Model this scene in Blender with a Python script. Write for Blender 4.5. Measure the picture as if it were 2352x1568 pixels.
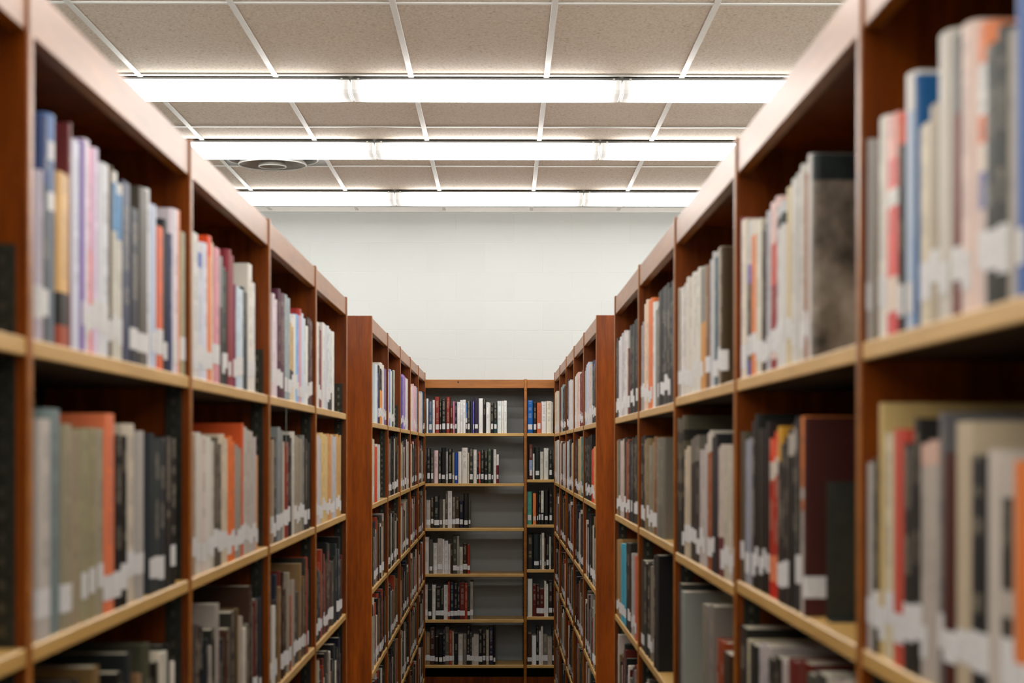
import bpy, bmesh, math, random
from mathutils import Vector, Matrix
for _o in list(bpy.data.objects):
    bpy.data.objects.remove(_o)
S = bpy.context.scene
COL = S.collection
PI = math.pi

# ------------------------------------------------------------------ camera, world, exposure
F = 3921.0            # focal length in pixels of the 2352 px wide frame
EYE = 1.615           # eye height
HX, HY = 1143.0, 1033.0   # where the aisle vanishes in the photograph
cam = bpy.data.cameras.new('camera')
cam_o = bpy.data.objects.new('camera', cam)
COL.objects.link(cam_o)
cam_o.location = (0, 0, EYE)
cam_o.rotation_mode = 'QUATERNION'
YAW = math.atan((1176 - HX) / F)
ROLL = 0.0012
fwd = Vector((math.sin(YAW), math.cos(YAW), 0))
_q = Matrix.Rotation(-YAW, 4, 'Z') @ Matrix.Rotation(PI / 2, 4, 'X') @ Matrix.Rotation(ROLL, 4, 'Z')
cam_o.rotation_quaternion = _q.to_quaternion()
cam.sensor_width = 36.0
cam.lens = F / 2352 * 36.0
cam.shift_y = (HY - 784) / 2352
cam.clip_start = 0.05
cam.clip_end = 60
cam.dof.use_dof = True
cam.dof.focus_distance = 10.2
cam.dof.aperture_fstop = 5.2
S.camera = cam_o

w = bpy.data.worlds.new('world')
S.world = w
w.use_nodes = True
w.node_tree.nodes['Background'].inputs[0].default_value = (0.75, 0.8, 0.85, 1)
w.node_tree.nodes['Background'].inputs[1].default_value = 0.05
S.view_settings.view_transform = 'Standard'
S.view_settings.look = 'None'
S.view_settings.gamma = 1.0
S.view_settings.exposure = 0.0
S.view_settings.use_curve_mapping = False
S.cycles.use_denoising = True
S.cycles.max_bounces = 7
S.cycles.diffuse_bounces = 4
S.cycles.glossy_bounces = 3
S.cycles.sample_clamp_indirect = 6.0
LAMP = 12.4            # what the lens of a ceiling light gives off

# ------------------------------------------------------------------ colour and material helpers
def lin(c):
    return tuple(((v / 255) / 12.92 if v <= 10 else (((v / 255) + .055) / 1.055) ** 2.4) for v in c)

class NT:
    def __init__(s, name):
        s.m = bpy.data.materials.new(name)
        s.m.use_nodes = True
        s.t = s.m.node_tree
        s.b = s.t.nodes['Principled BSDF']
        s.out = s.t.nodes['Material Output']
    def n(s, kind, **kw):
        x = s.t.nodes.new(kind)
        for k, v in kw.items():
            setattr(x, k, v)
        return x
    def l(s, a, b):
        s.t.links.new(a, b)
    def math(s, op, a, b=None, c=None, clamp=False):
        x = s.n('ShaderNodeMath', operation=op, use_clamp=clamp)
        for i, v in enumerate((a, b, c)):
            if v is None: continue
            if isinstance(v, (int, float)): x.inputs[i].default_value = v
            else: s.l(v, x.inputs[i])
        return x.outputs[0]
    def mix(s, f, a, b, blend='MIX'):
        x = s.n('ShaderNodeMix', data_type='RGBA', blend_type=blend)
        for i, v in ((0, f), (6, a), (7, b)):
            if isinstance(v, (int, float)): x.inputs[i].default_value = v
            elif isinstance(v, tuple): x.inputs[i].default_value = (*v[:3], 1)
            else: s.l(v, x.inputs[i])
        return x.outputs[2]
    def noise(s, vec, scale, detail=3, rough=.5):
        x = s.n('ShaderNodeTexNoise')
        x.inputs['Scale'].default_value = scale
        x.inputs['Detail'].default_value = detail
        x.inputs['Roughness'].default_value = rough
        if vec is not None: s.l(vec, x.inputs['Vector'])
        return x.outputs['Fac']
    def mapping(s, vec, scale=(1, 1, 1), loc=(0, 0, 0)):
        x = s.n('ShaderNodeMapping')
        x.inputs['Scale'].default_value = scale
        x.inputs['Location'].default_value = loc
        s.l(vec, x.inputs['Vector'])
        return x.outputs[0]
    def ramp(s, f, stops):
        x = s.n('ShaderNodeValToRGB')
        cr = x.color_ramp
        while len(cr.elements) < len(stops): cr.elements.new(0.5)
        for e, (p, c) in zip(cr.elements, stops):
            e.position = p
            e.color = (*c, 1)
        s.l(f, x.inputs[0])
        return x.outputs[0]
    def bump(s, h, strength=.2, dist=.002):
        x = s.n('ShaderNodeBump')
        x.inputs['Strength'].default_value = strength
        x.inputs['Distance'].default_value = dist
        s.l(h, x.inputs['Height'])
        s.l(x.outputs[0], s.b.inputs['Normal'])
    def set(s, **kw):
        for k, v in kw.items():
            s.b.inputs[k.replace('_', ' ')].default_value = v

def wood(name, dark, light, rough, grain=(9, 9, .8), coat=0.0, spec=.5, coat_rough=.3):
    t = NT(name)
    geo = t.n('ShaderNodeNewGeometry').outputs['Position']
    oi = t.n('ShaderNodeObjectInfo')
    off = t.n('ShaderNodeVectorMath', operation='SCALE')
    off.inputs[0].default_value = (7.3, 3.1, 5.7)
    t.l(oi.outputs['Random'], off.inputs['Scale'])
    add = t.n('ShaderNodeVectorMath', operation='ADD')
    t.l(geo, add.inputs[0]); t.l(off.outputs[0], add.inputs[1])
    v = t.mapping(add.outputs[0], grain)
    n1 = t.noise(v, 3.0, 5, .6)
    n2 = t.noise(t.mapping(add.outputs[0], tuple(g * 5 for g in grain)), 4.0, 3, .6)
    f = t.math('ADD', t.math('MULTIPLY', n1, .7), t.math('MULTIPLY', n2, .3))
    t.l(t.ramp(f, [(.30, dark), (.68, light)]), t.b.inputs['Base Color'])
    t.set(Roughness=rough, Coat_Weight=coat, Coat_Roughness=coat_rough)
    t.b.inputs['Specular IOR Level'].default_value = spec
    t.bump(n2, .12, .0006)
    return t.m

M = {}
M['wood'] = wood('varnished cherry wood', (.065, .010, .0002), (.25, .052, .0008), .30, spec=.30)
M['wood_dark'] = wood('shaded cherry wood back board', (.030, .008, .001), (.06, .017, .002), .65, spec=.15)  # shade inside the cases put into the back board's colour
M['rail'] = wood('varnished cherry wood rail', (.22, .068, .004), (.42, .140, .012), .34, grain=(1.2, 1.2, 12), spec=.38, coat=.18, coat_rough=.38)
M['maple'] = wood('pale maple shelf board', (.52, .29, .070), (.76, .47, .145), .40, grain=(2, 2, 20), coat=.25)
M['underside'] = wood('shelf underside in painted shade', (.022, .010, .003), (.045, .018, .004), .7, spec=.1)  # unlit shade under the shelves put into the colour

def plain(name, c, rough=.5, metal=0.0, noise=0.0, scale=40):
    t = NT(name)
    if noise:
        co = t.n('ShaderNodeTexCoord').outputs['Object']
        n = t.noise(co, scale, 3, .6)
        a = tuple(v * (1 - noise) for v in c); b = tuple(min(1, v * (1 + noise)) for v in c)
        t.l(t.ramp(n, [(.3, a), (.7, b)]), t.b.inputs['Base Color'])
    else:
        t.b.inputs['Base Color'].default_value = (*c, 1)
    t.set(Roughness=rough, Metallic=metal)
    return t.m

M['standard'] = plain('slotted steel standard', (.035, .036, .026), .42, .6, .25, 90)
M['bookend'] = plain('black steel bookend', (.035, .037, .028), .5, .3, .2, 50)
M['bookend_olive'] = plain('olive steel bookend', (.085, .065, .032), .5, .2, .2, 50)
M['bookend_grey'] = plain('grey steel bookend', (.25, .25, .25), .4, .5, .15, 50)
M['slot'] = plain('dark slot', (.01, .01, .008), .8)
M['steel'] = plain('screw steel', (.16, .155, .13), .3, .9, .1)
M['white_metal'] = plain('white enamelled metal', (.78, .78, .75), .4, 0, .03, 15)
M['housing'] = plain('lamp housing in shadow grey', (.15, .15, .145), .5, 0, .05, 15)  # shadow gap under the ceiling put into the housing's grey
M['vent'] = plain('painted diffuser metal', (.30, .285, .255), .38, .1, .06, 30)  # darker than its white rims, shade among the cones put into colour
M['vent_dark'] = plain('dark duct', (.05, .045, .035), .8, 0, .2)
M['carpet'] = plain('dark brown carpet', (.045, .03, .02), .95, 0, .4, 160)
M['vinyl'] = plain('pale vinyl bounce floor', (.66, .63, .57), .45, 0, .05, 12)
M['mortar'] = plain('painted mortar', (.58, .62, .60), .8, 0, .05, 30)
M['pages'] = None

def wall_paint():
    t = NT('painted concrete block')
    geo = t.n('ShaderNodeNewGeometry').outputs['Position']
    n = t.noise(geo, 220, 4, .65)
    n2 = t.noise(geo, 1.3, 2)
    oi = t.n('ShaderNodeObjectInfo')
    f = t.math('ADD', t.math('MULTIPLY', n2, .5), t.math('MULTIPLY', oi.outputs['Random'], .5))
    t.l(t.ramp(f, [(.2, (.54, .565, .555)), (.8, (.56, .585, .575))]), t.b.inputs['Base Color'])
    t.set(Roughness=.75)
    t.bump(n, .5, .0012)
    return t.m
M['wall'] = wall_paint()

def tile_mat():
    t = NT('fissured mineral ceiling tile')
    geo = t.n('ShaderNodeNewGeometry').outputs['Position']
    fine = t.noise(geo, 95, 5, .75)
    worm = t.noise(t.mapping(geo, (1.0, 2.2, 1)), 48, 3, .6)
    big = t.noise(geo, .55, 2, .5)
    base = t.ramp(big, [(.3, (.81, .72, .62)), (.7, (.83, .76, .70))])
    c = t.mix(t.ramp(fine, [(.35, (1, 1, 1)), (.62, (0, 0, 0))]), base, (.60, .50, .39))
    pits = t.ramp(worm, [(.31, (1, 1, 1)), (.39, (0, 0, 0))])
    c = t.mix(pits, c, (.36, .28, .20))
    t.l(c, t.b.inputs['Base Color'])
    t.set(Roughness=.9)
    t.bump(fine, .4, .001)
    return t.m
M['tile'] = tile_mat()

def lens_mat():
    # prismatic lens lit from behind by tubes that end short of the lamp's ends
    t = NT('glowing prismatic lens')
    co = t.n('ShaderNodeTexCoord').outputs['Object']
    sx = t.n('ShaderNodeSeparateXYZ'); t.l(co, sx.inputs[0])
    ax = t.math('ABSOLUTE', sx.outputs[0])
    mr = t.n('ShaderNodeMapRange', interpolation_type='SMOOTHSTEP')
    t.l(ax, mr.inputs[0])
    mr.inputs[1].default_value = .43; mr.inputs[2].default_value = .592
    mr.inputs[3].default_value = 1.0; mr.inputs[4].default_value = .030
    t.l(t.math('MULTIPLY', mr.outputs[0], LAMP), t.b.inputs['Emission Strength'])
    t.b.inputs['Emission Color'].default_value = (1.0, .985, .95, 1)
    t.b.inputs['Base Color'].default_value = (.8, .8, .78, 1)
    t.set(Roughness=.3)
    return t.m
M['lens'] = lens_mat()
M['cap'] = plain('translucent lens end', (.8, .8, .78), .4)
M['cap'].node_tree.nodes['Principled BSDF'].inputs['Emission Color'].default_value = (1, .98, .94, 1)
M['cap'].node_tree.nodes['Principled BSDF'].inputs['Emission Strength'].default_value = .45

def book_mat():
    # cover colour and a seed come from the mesh attribute «tint»; spine UVs place the flat print
    t = NT('book cover')
    at = t.n('ShaderNodeAttribute', attribute_name='tint')
    colr, seed = at.outputs['Color'], at.outputs['Alpha']
    uv = t.n('ShaderNodeUVMap', uv_map='spine').outputs[0]
    sp = t.n('ShaderNodeSeparateXYZ'); t.l(uv, sp.inputs[0])
    u, v = sp.outputs[0], sp.outputs[1]
    cv = t.n('ShaderNodeCombineXYZ')
    t.l(t.math('MULTIPLY', u, 3.0), cv.inputs[0])
    t.l(t.math('MULTIPLY', v, 64.0), cv.inputs[1])
    t.l(t.math('MULTIPLY', seed, 57.0), cv.inputs[2])
    glyph = t.noise(cv.outputs[0], 2.4, 3, .7)
    cv2 = t.n('ShaderNodeCombineXYZ')
    t.l(t.math('MULTIPLY', v, 4.5), cv2.inputs[1])
    t.l(t.math('MULTIPLY', seed, 91.0), cv2.inputs[2])
    words_ = t.noise(cv2.outputs[0], 1.6, 1)
    inside = t.math('LESS_THAN', t.math('ABSOLUTE', t.math('SUBTRACT', u, .5)), .24)
    hi = t.math('GREATER_THAN', v, .32)
    lo = t.math('LESS_THAN', v, .93)
    m = t.math('MULTIPLY', inside, t.math('MULTIPLY', hi, lo))
    m = t.math('MULTIPLY', m, t.math('GREATER_THAN', glyph, .50))
    m = t.math('MULTIPLY', m, t.math('GREATER_THAN', words_, .47))
    m = t.math('MULTIPLY', m, t.math('GREATER_THAN', seed, .25))
    m = t.math('MULTIPLY', m, .45)
    bw = t.n('ShaderNodeRGBToBW'); t.l(colr, bw.inputs[0])
    light = t.math('GREATER_THAN', bw.outputs[0], .22)
    ink = t.mix(light, (.62, .55, .40), (.08, .075, .09))
    geo = t.n('ShaderNodeNewGeometry').outputs['Position']
    wear = t.noise(geo, 26, 4, .6)
    c = t.mix(m, colr, ink)
    c = t.mix(t.math('MULTIPLY', wear, .22), c, t.mix(1.0, c, (.55, .52, .48), 'MULTIPLY'))
    t.l(c, t.b.inputs['Base Color'])
    t.set(Roughness=.5, Coat_Weight=.07, Coat_Roughness=.2)
    t.b.inputs['Specular IOR Level'].default_value = .35
    return t.m
M['book'] = book_mat()

def mottled_mat():
    t = NT('blotchy photographic cover')
    at = t.n('ShaderNodeAttribute', attribute_name='tint')
    co = t.n('ShaderNodeTexCoord').outputs['Object']
    n = t.noise(t.mapping(co, (1, 1, .8)), 13, 6, .65)
    f = t.ramp(n, [(.36, (.10, .095, .085)), (.50, (.55, .52, .48)), (.62, (1, 1, 1))])
    t.l(t.mix(1.0, at.outputs['Color'], f, 'MULTIPLY'), t.b.inputs['Base Color'])
    t.set(Roughness=.4)
    return t.m
M['mottled'] = mottled_mat()

def pages_mat():
    t = NT('paper page block')
    geo = t.n('ShaderNodeNewGeometry').outputs['Position']
    n = t.noise(geo, 300, 2, .5)
    n2 = t.noise(geo, 3, 2, .5)
    f = t.math('ADD', t.math('MULTIPLY', n, .4), t.math('MULTIPLY', n2, .6))
    t.l(t.ramp(f, [(.3, (.42, .36, .26)), (.7, (.66, .60, .47))]), t.b.inputs['Base Color'])
    t.set(Roughness=.85)
    return t.m
M['pages'] = pages_mat()

def label_mat():
    t = NT('white paper sticker')
    co = t.n('ShaderNodeTexCoord').outputs['Object']
    n = t.noise(t.mapping(co, (30, 30, 230)), 3.0, 3, .6)
    t.l(t.ramp(n, [(.34, (.50, .50, .50)), (.46, (.76, .75, .745))]), t.b.inputs['Base Color'])
    t.set(Roughness=.5)
    return t.m
M['label'] = label_mat()

# ------------------------------------------------------------------ mesh helpers
def me_from(name, verts, faces, mats, fm=None, smooth=False):
    me = bpy.data.meshes.new(name)
    me.from_pydata(verts, [], faces)
    for m in mats: me.materials.append(m)
    if fm: me.polygons.foreach_set('material_index', fm)
    if smooth: me.polygons.foreach_set('use_smooth', [True] * len(faces))
    me.update()
    return me

def link(name, me, parent=None, loc=(0, 0, 0), rz=0.0):
    o = bpy.data.objects.new(name, me)
    COL.objects.link(o)
    o.location = loc
    o.rotation_euler = (0, 0, rz)
    if parent: o.parent = parent
    return o

def empty(name, loc, rz=0.0):
    o = bpy.data.objects.new(name, None)
    o.empty_display_size = .1
    COL.objects.link(o)
    o.location = loc
    o.rotation_euler = (0, 0, rz)
    return o

def tag(o, label=None, cat=None, group=None, kind=None):
    if label: o['label'] = label
    if cat: o['category'] = cat
    if group: o['group'] = group
    if kind: o['kind'] = kind
    return o

def box_bm(bm, x0, x1, y0, y1, z0, z1, bev=0.0, seg=1):
    vs = [bm.verts.new(p) for p in ((x0, y0, z0), (x1, y0, z0), (x1, y1, z0), (x0, y1, z0),
                                    (x0, y0, z1), (x1, y0, z1), (x1, y1, z1), (x0, y1, z1))]
    fs = [bm.faces.new([vs[i] for i in q]) for q in ((3, 2, 1, 0), (4, 5, 6, 7), (0, 1, 5, 4), (1, 2, 6, 5), (2, 3, 7, 6), (3, 0, 4, 7))]
    if bev > 0:
        es = list({e for f in fs for e in f.edges})
        bmesh.ops.bevel(bm, geom=es, offset=bev, segments=seg, affect='EDGES', profile=.5)

def bm_me(name, bm, mats, smooth=False):
    me = bpy.data.meshes.new(name)
    bm.normal_update()
    bm.to_mesh(me)
    bm.free()
    for m in mats: me.materials.append(m)
    if smooth: me.polygons.foreach_set('use_smooth', [True] * len(me.polygons))
    return me

_boxes = {}
def box_me(name, dx, dy, dz, mat, bev=.0015, seg=1):
    """a board from the origin to (dx,dy,dz); alike boards share the mesh"""
    k = (name, round(dx, 4), round(dy, 4), round(dz, 4), mat.name, bev)
    if k not in _boxes:
        bm = bmesh.new()
        box_bm(bm, min(0, dx), max(0, dx), min(0, dy), max(0, dy), min(0, dz), max(0, dz), bev, seg)
        _boxes[k] = bm_me(name, bm, [mat])
    return _boxes[k]

# ------------------------------------------------------------------ the room
ROOM = (-4.3, 4.3, -4.6, 11.95)
CEIL = EYE + 1.664
def struct(name, x0, x1, y0, y1, z0, z1, mat):
    bm = bmesh.new()
    box_bm(bm, x0, x1, y0, y1, z0, z1)
    return tag(link(name, bm_me(name, bm, [mat])), kind='structure')

struct('floor', ROOM[0] - .1, ROOM[1] + .1, ROOM[2] - .1, ROOM[3] + .1, -.1, 0, M['vinyl'])  # unseen floor, made pale to bounce light up to the ceiling
struct('added_floor_carpet', -1.0, .9, ROOM[2], ROOM[3] - .02, 0, .006, M['carpet'])  # unseen dark strip added to keep bounced light off the lower shelves
struct('wall_left', ROOM[0] - .1, ROOM[0], ROOM[2], ROOM[3], 0, CEIL + .25, M['wall'])
struct('wall_right', ROOM[1], ROOM[1] + .1, ROOM[2], ROOM[3], 0, CEIL + .25, M['wall'])
struct('wall_front', ROOM[0] - .1, ROOM[1] + .1, ROOM[2] - .1, ROOM[2], 0, CEIL + .25, M['wall'])
WB = struct('wall_back', ROOM[0] - .1, ROOM[1] + .1, ROOM[3], ROOM[3] + .12, 0, CEIL + .25, M['mortar'])
WB.location.y = -.0024
# the blocks of the back wall: 16 inch blocks in running bond, painted over
bl = box_me('concrete_block', .4050, -.0035, .2012, M['wall'], .0009, 1)
rest = bmesh.new()
for r in range(17):
    z = .0137 + .2032 * r
    hgt = .2018
    x = .113 + (.2032 if r % 2 == 0 else 0) - .4064 * 11
    while x < ROOM[1] - .05:
        if -2.9 < x < 2.5 and z > .3:
            link('concrete_block', bl, WB, (x, ROOM[3] + .0024, z))
        elif x > ROOM[0]:
            box_bm(rest, x, min(x + .4050, ROOM[1] - .002), ROOM[3] - .0011, ROOM[3] + .0024, z, z + hgt)
        x += .4064
tag(link('block_course', bm_me('block_course', rest, [M['wall']]), WB), kind='stuff')
struct('baseboard_back', ROOM[0], ROOM[1], ROOM[3] - .02, ROOM[3] - .0036, 0, .1, M['vent_dark'])

# suspended ceiling: rotated a hair against the bookcases, as in the photograph
CROT = -.0036
CE = struct('ceiling', -4.38, 4.38, -4.68, 12.0, CEIL + .06, CEIL + .12, M['tile'])
ceil_frame = Matrix.Rotation(CROT, 4, 'Z')
def cpos(x, y, z):
    return tuple(ceil_frame @ Vector((x, y, z)))
TW, TD = .605, 1.222
TX = [.189 + TW * k for k in range(-8, 8)]
TY = [6.38 + TD * k for k in range(-9, 5)]
tee_w = .024
main = box_me('main_tee', tee_w, TY[-1] - TY[0] + .33, -.006, M['white_metal'], .001)
for x in TX:
    if ROOM[0] < x < ROOM[1] - .05:
        link('main_tee', box_me('main_tee', tee_w, 16.42, -.006, M['white_metal'], .001), CE, cpos(x - tee_w / 2, -4.55, CEIL + .006), CROT)
for y in TY:
    if ROOM[2] < y < ROOM[3] - .05:
        link('cross_tee', box_me('cross_tee', 8.5, tee_w, -.0052, M['white_metal'], .001), CE, cpos(-4.25, y - tee_w / 2, CEIL + .006), CROT)
tl = {}
for i in range(len(TX) - 1):
    for j in range(len(TY) - 1):
        y0, y1 = TY[j], min(TY[j + 1], 11.9)
        if y0 > 11.6: continue
        if y1 < -3.4: continue
        if y0 < 9.75 < y1 and TX[i] < -1.3 < TX[i + 1]:
            continue    # the air diffuser's bay
        x0, x1 = max(TX[i], -4.2), min(TX[i + 1], 4.2)
        if x1 - x0 < .1: continue
        link('ceiling_tile', box_me('ceiling_tile', x1 - x0 - .006, y1 - y0 - .006, .016, M['tile'], .002),
             CE, cpos(x0 + .003, y0 + .003, CEIL + .008), CROT)
# the bay with the diffuser has a short tile, a tee and the diffuser's square panel
vx0 = TX[[k for k in range(len(TX) - 1) if TX[k] < -1.3 < TX[k + 1]][0]]
vy0 = [y for y in TY if y < 9.75][-1]
link('ceiling_tile', box_me('ceiling_tile', TW - .006, .600, .016, M['tile'], .002), CE, cpos(vx0 + .003, vy0 + .003, CEIL + .008), CROT)
link('cross_tee', box_me('cross_tee', TW - tee_w, tee_w, -.0052, M['white_metal'], .001), CE, cpos(vx0 + tee_w / 2, vy0 + .603, CEIL + .006), CROT)
for nm, a in (('trim_1', (ROOM[0], ROOM[1], ROOM[3] - .022, ROOM[3] - .0036)),):
    struct(nm, a[0], a[1], a[2], a[3], CEIL - .002, CEIL + .03, M['white_metal'])

# ------------------------------------------------------------------ ceiling lights
def light_parts():
    L = 1.212
    bm = bmesh.new()
    box_bm(bm, -L / 2, L / 2, .004, .231, -.010, 0, .002)
    hs = bm_me('housing', bm, [M['housing']])
    # wraparound lens: a shallow tray with rounded lower edges
    pr = [(.006, -.0105), (.001, -.030), (.005, -.053), (.020, -.067), (.1175, -.071), (.215, -.067), (.230, -.053), (.234, -.030), (.229, -.0105)]
    vs, fs = [], []
    xs = [-L / 2 + .006, -.50, -.4, 0, .4, .50, L / 2 - .006]
    for x in xs:
        for (y, z) in pr: vs.append((x, y, z))
    n = len(pr)
    for a in range(len(xs) - 1):
        for b in range(n - 1):
            fs.append((a * n + b, a * n + b + 1, (a + 1) * n + b + 1, (a + 1) * n + b))
    fs.append(tuple(range(n))[::-1]); fs.append(tuple((len(xs) - 1) * n + i for i in range(n)))
    ln = me_from('lens', vs, fs, [M['lens']])
    # one end cap and one clip; each lamp carries two of either
    bm = bmesh.new()
    v2 = []
    for xo in (0, .004):
        v2.append([bm.verts.new((xo, y, z)) for (y, z) in pr])
    for b in range(n - 1):
        bm.faces.new((v2[0][b], v2[0][b + 1], v2[1][b + 1], v2[1][b]))
    bm.faces.new(v2[0]); bm.faces.new(v2[1])
    bmesh.ops.recalc_face_normals(bm, faces=bm.faces)
    cp = bm_me('end_cap', bm, [M['cap']])
    bm = bmesh.new()
    box_bm(bm, -.005, .005, .001, .005, -.014, -.003, .001)
    clip = bm_me('clip', bm, [M['white_metal']])
    return hs, ln, cp, clip
LP = light_parts()
# measured near edges of the three rows in view; the spacing goes on towards and behind the camera
ROWS = [(7.63, 'first'), (9.19, 'second'), (10.97, 'third')] + [(5.68 - 1.7 * k, None) for k in range(6)]
ordn = ['first', 'second', 'third', 'fourth', 'fifth', 'sixth', 'seventh', 'eighth', 'ninth', 'tenth', 'eleventh', 'twelfth',
        'thirteenth', 'fourteenth', 'fifteenth', 'sixteenth', 'seventeenth', 'eighteenth', 'nineteenth', 'twentieth',
        'twenty-first', 'twenty-second', 'twenty-third', 'twenty-fourth', 'twenty-fifth', 'twenty-sixth']
joint = {7.63: -.690, 9.19: -.700, 10.97: -.705}
rowsback = -1
for ry, nm in ROWS:
    if not nm: rowsback += 1
    x0 = joint.get(ry, -.695)
    for k in range(-2, 4):
        xc = x0 + 1.218 * k + .609
        if not (ROOM[0] + .6 < xc < ROOM[1] - .6): continue
        r = empty('ceiling_light', cpos(xc, ry, CEIL), CROT)
        if nm:
            seen = {0: 'middle lamp', -1: 'lamp left of the middle one', 1: 'lamp right of the middle one'}.get(k)
            if seen:
                lab = 'ceiling lamp with glowing lens, %s in the %s row' % (seen, nm)
            else:
                lab = 'long ceiling lamp of the %s row, above the %s bookcases, %s lamp from the left' % (nm, 'left' if k < 0 else 'right', ordn[k + 2])
        else:
            lab = 'long ceiling lamp overhead out of view, %s row back, %s lamp from the left' % (ordn[rowsback], ordn[k + 2])
        tag(r, lab, 'ceiling light', 'rows of ceiling lamps' if nm else 'ceiling lamps overhead and behind the camera')
        link('housing', LP[0], r)
        link('lens', LP[1], r)
        for sx in (-1, 1):
            link('end_cap', LP[2], r, (-.606 if sx < 0 else .602, 0, 0))
            link('clip', LP[3], r, (sx * .572, 0, 0))

# ------------------------------------------------------------------ air diffuser
def ring(bm, prof, seg=48):
    rows = []
    for (r, z) in prof:
        rows.append([bm.verts.new((r * math.cos(2 * PI * k / seg), r * math.sin(2 * PI * k / seg), z)) for k in range(seg)])
    for a, b in zip(rows, rows[1:]):
        for k in range(seg):
            bm.faces.new((a[k], a[(k + 1) % seg], b[(k + 1) % seg], b[k]))
    return rows
vd = tag(empty('air_diffuser', cpos(vx0 + TW / 2, 9.76, CEIL), CROT), 'round stepped metal air diffuser in the ceiling behind the second row of lamps', 'air vent')
bm = bmesh.new()
sq = [bm.verts.new((x, y, .006)) for x, y in ((-.29, -.29), (.29, -.29), (.29, .285), (-.29, .285))]
e = [bm.edges.new((sq[i], sq[(i + 1) % 4])) for i in range(4)]
circ = [bm.verts.new((.255 * math.cos(2 * PI * k / 48), .255 * math.sin(2 * PI * k / 48), .006)) for k in range(48)]
e += [bm.edges.new((circ[k], circ[(k + 1) % 48])) for k in range(48)]
bmesh.ops.triangle_fill(bm, edges=e, use_beauty=True)
link('face_plate', bm_me('face_plate', bm, [M['vent']]), vd)
for nm, prof in (('outer_cone', [(.232, .052), (.236, .02), (.248, -.003), (.256, -.007), (.263, -.004), (.264, .006)]),
                 ('middle_cone', [(.085, .052), (.10, .02), (.183, -.030), (.190, -.037), (.195, -.034), (.15, .02), (.13, .05)]),
                 ('hub_ring', [(.03, .01), (.048, -.020), (.071, -.044), (.077, -.047), (.080, -.042), (.062, -.005), (.05, .03)])):
    bm = bmesh.new(); ring(bm, prof)
    cone_o = link(nm, bm_me(nm, bm, [M['vent']], True), vd)
    rr_, rz_ = min(prof, key=lambda q: q[1])
    bm = bmesh.new(); ring(bm, [(rr_ + .0035 * math.cos(a), rz_ - .001 + .0035 * math.sin(a)) for a in [2 * PI * i / 8 for i in range(9)]])
    link('rim', bm_me('rim', bm, [M['white_metal']], True), cone_o)
bm = bmesh.new(); rr = ring(bm, [(.032, .052), (.032, -.008)]); bm.faces.new(rr[1])
link('hub', bm_me('hub', bm, [M['vent_dark']], False), vd)
bm = bmesh.new(); rr = ring(bm, [(.262, .005), (.262, .055)]); bm.faces.new(rr[1])
link('duct', bm_me('duct', bm, [M['vent_dark']], False), vd)

# ------------------------------------------------------------------ bookcases
D = .9725
XL, XR = .507, .393
XLF, XRF = .486, .378
TOP = EYE + .519
UT = .019      # upright thickness
CD = .30       # case depth
Z0 = 1.86      # first upright beyond the camera
FAR0L, FAR0R = 6.62, 6.57
BACKY = 11.56
sideinfo = {
 'left': dict(near=(XL, Z0, 1), far=(XLF, FAR0L, 1)),
 'right': dict(near=(XR, Z0, -1), far=(XRF, FAR0R, -1)),
}
def std_mesh():
    bm = bmesh.new()
    box_bm(bm, -.0, .0016, .004, .030, 0, 1.0, .0004)
    z = .02
    return bm
def shelf_me(dx, dy):
    k = ('shelf', round(dx, 4), round(dy, 4))
    if k not in _boxes:
        bm = bmesh.new()
        box_bm(bm, 0, dx, 0, dy, -.020, 0, .0016)
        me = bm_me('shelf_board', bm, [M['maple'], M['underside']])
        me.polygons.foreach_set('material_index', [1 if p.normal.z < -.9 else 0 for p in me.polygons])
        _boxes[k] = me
    return _boxes[k]
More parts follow.
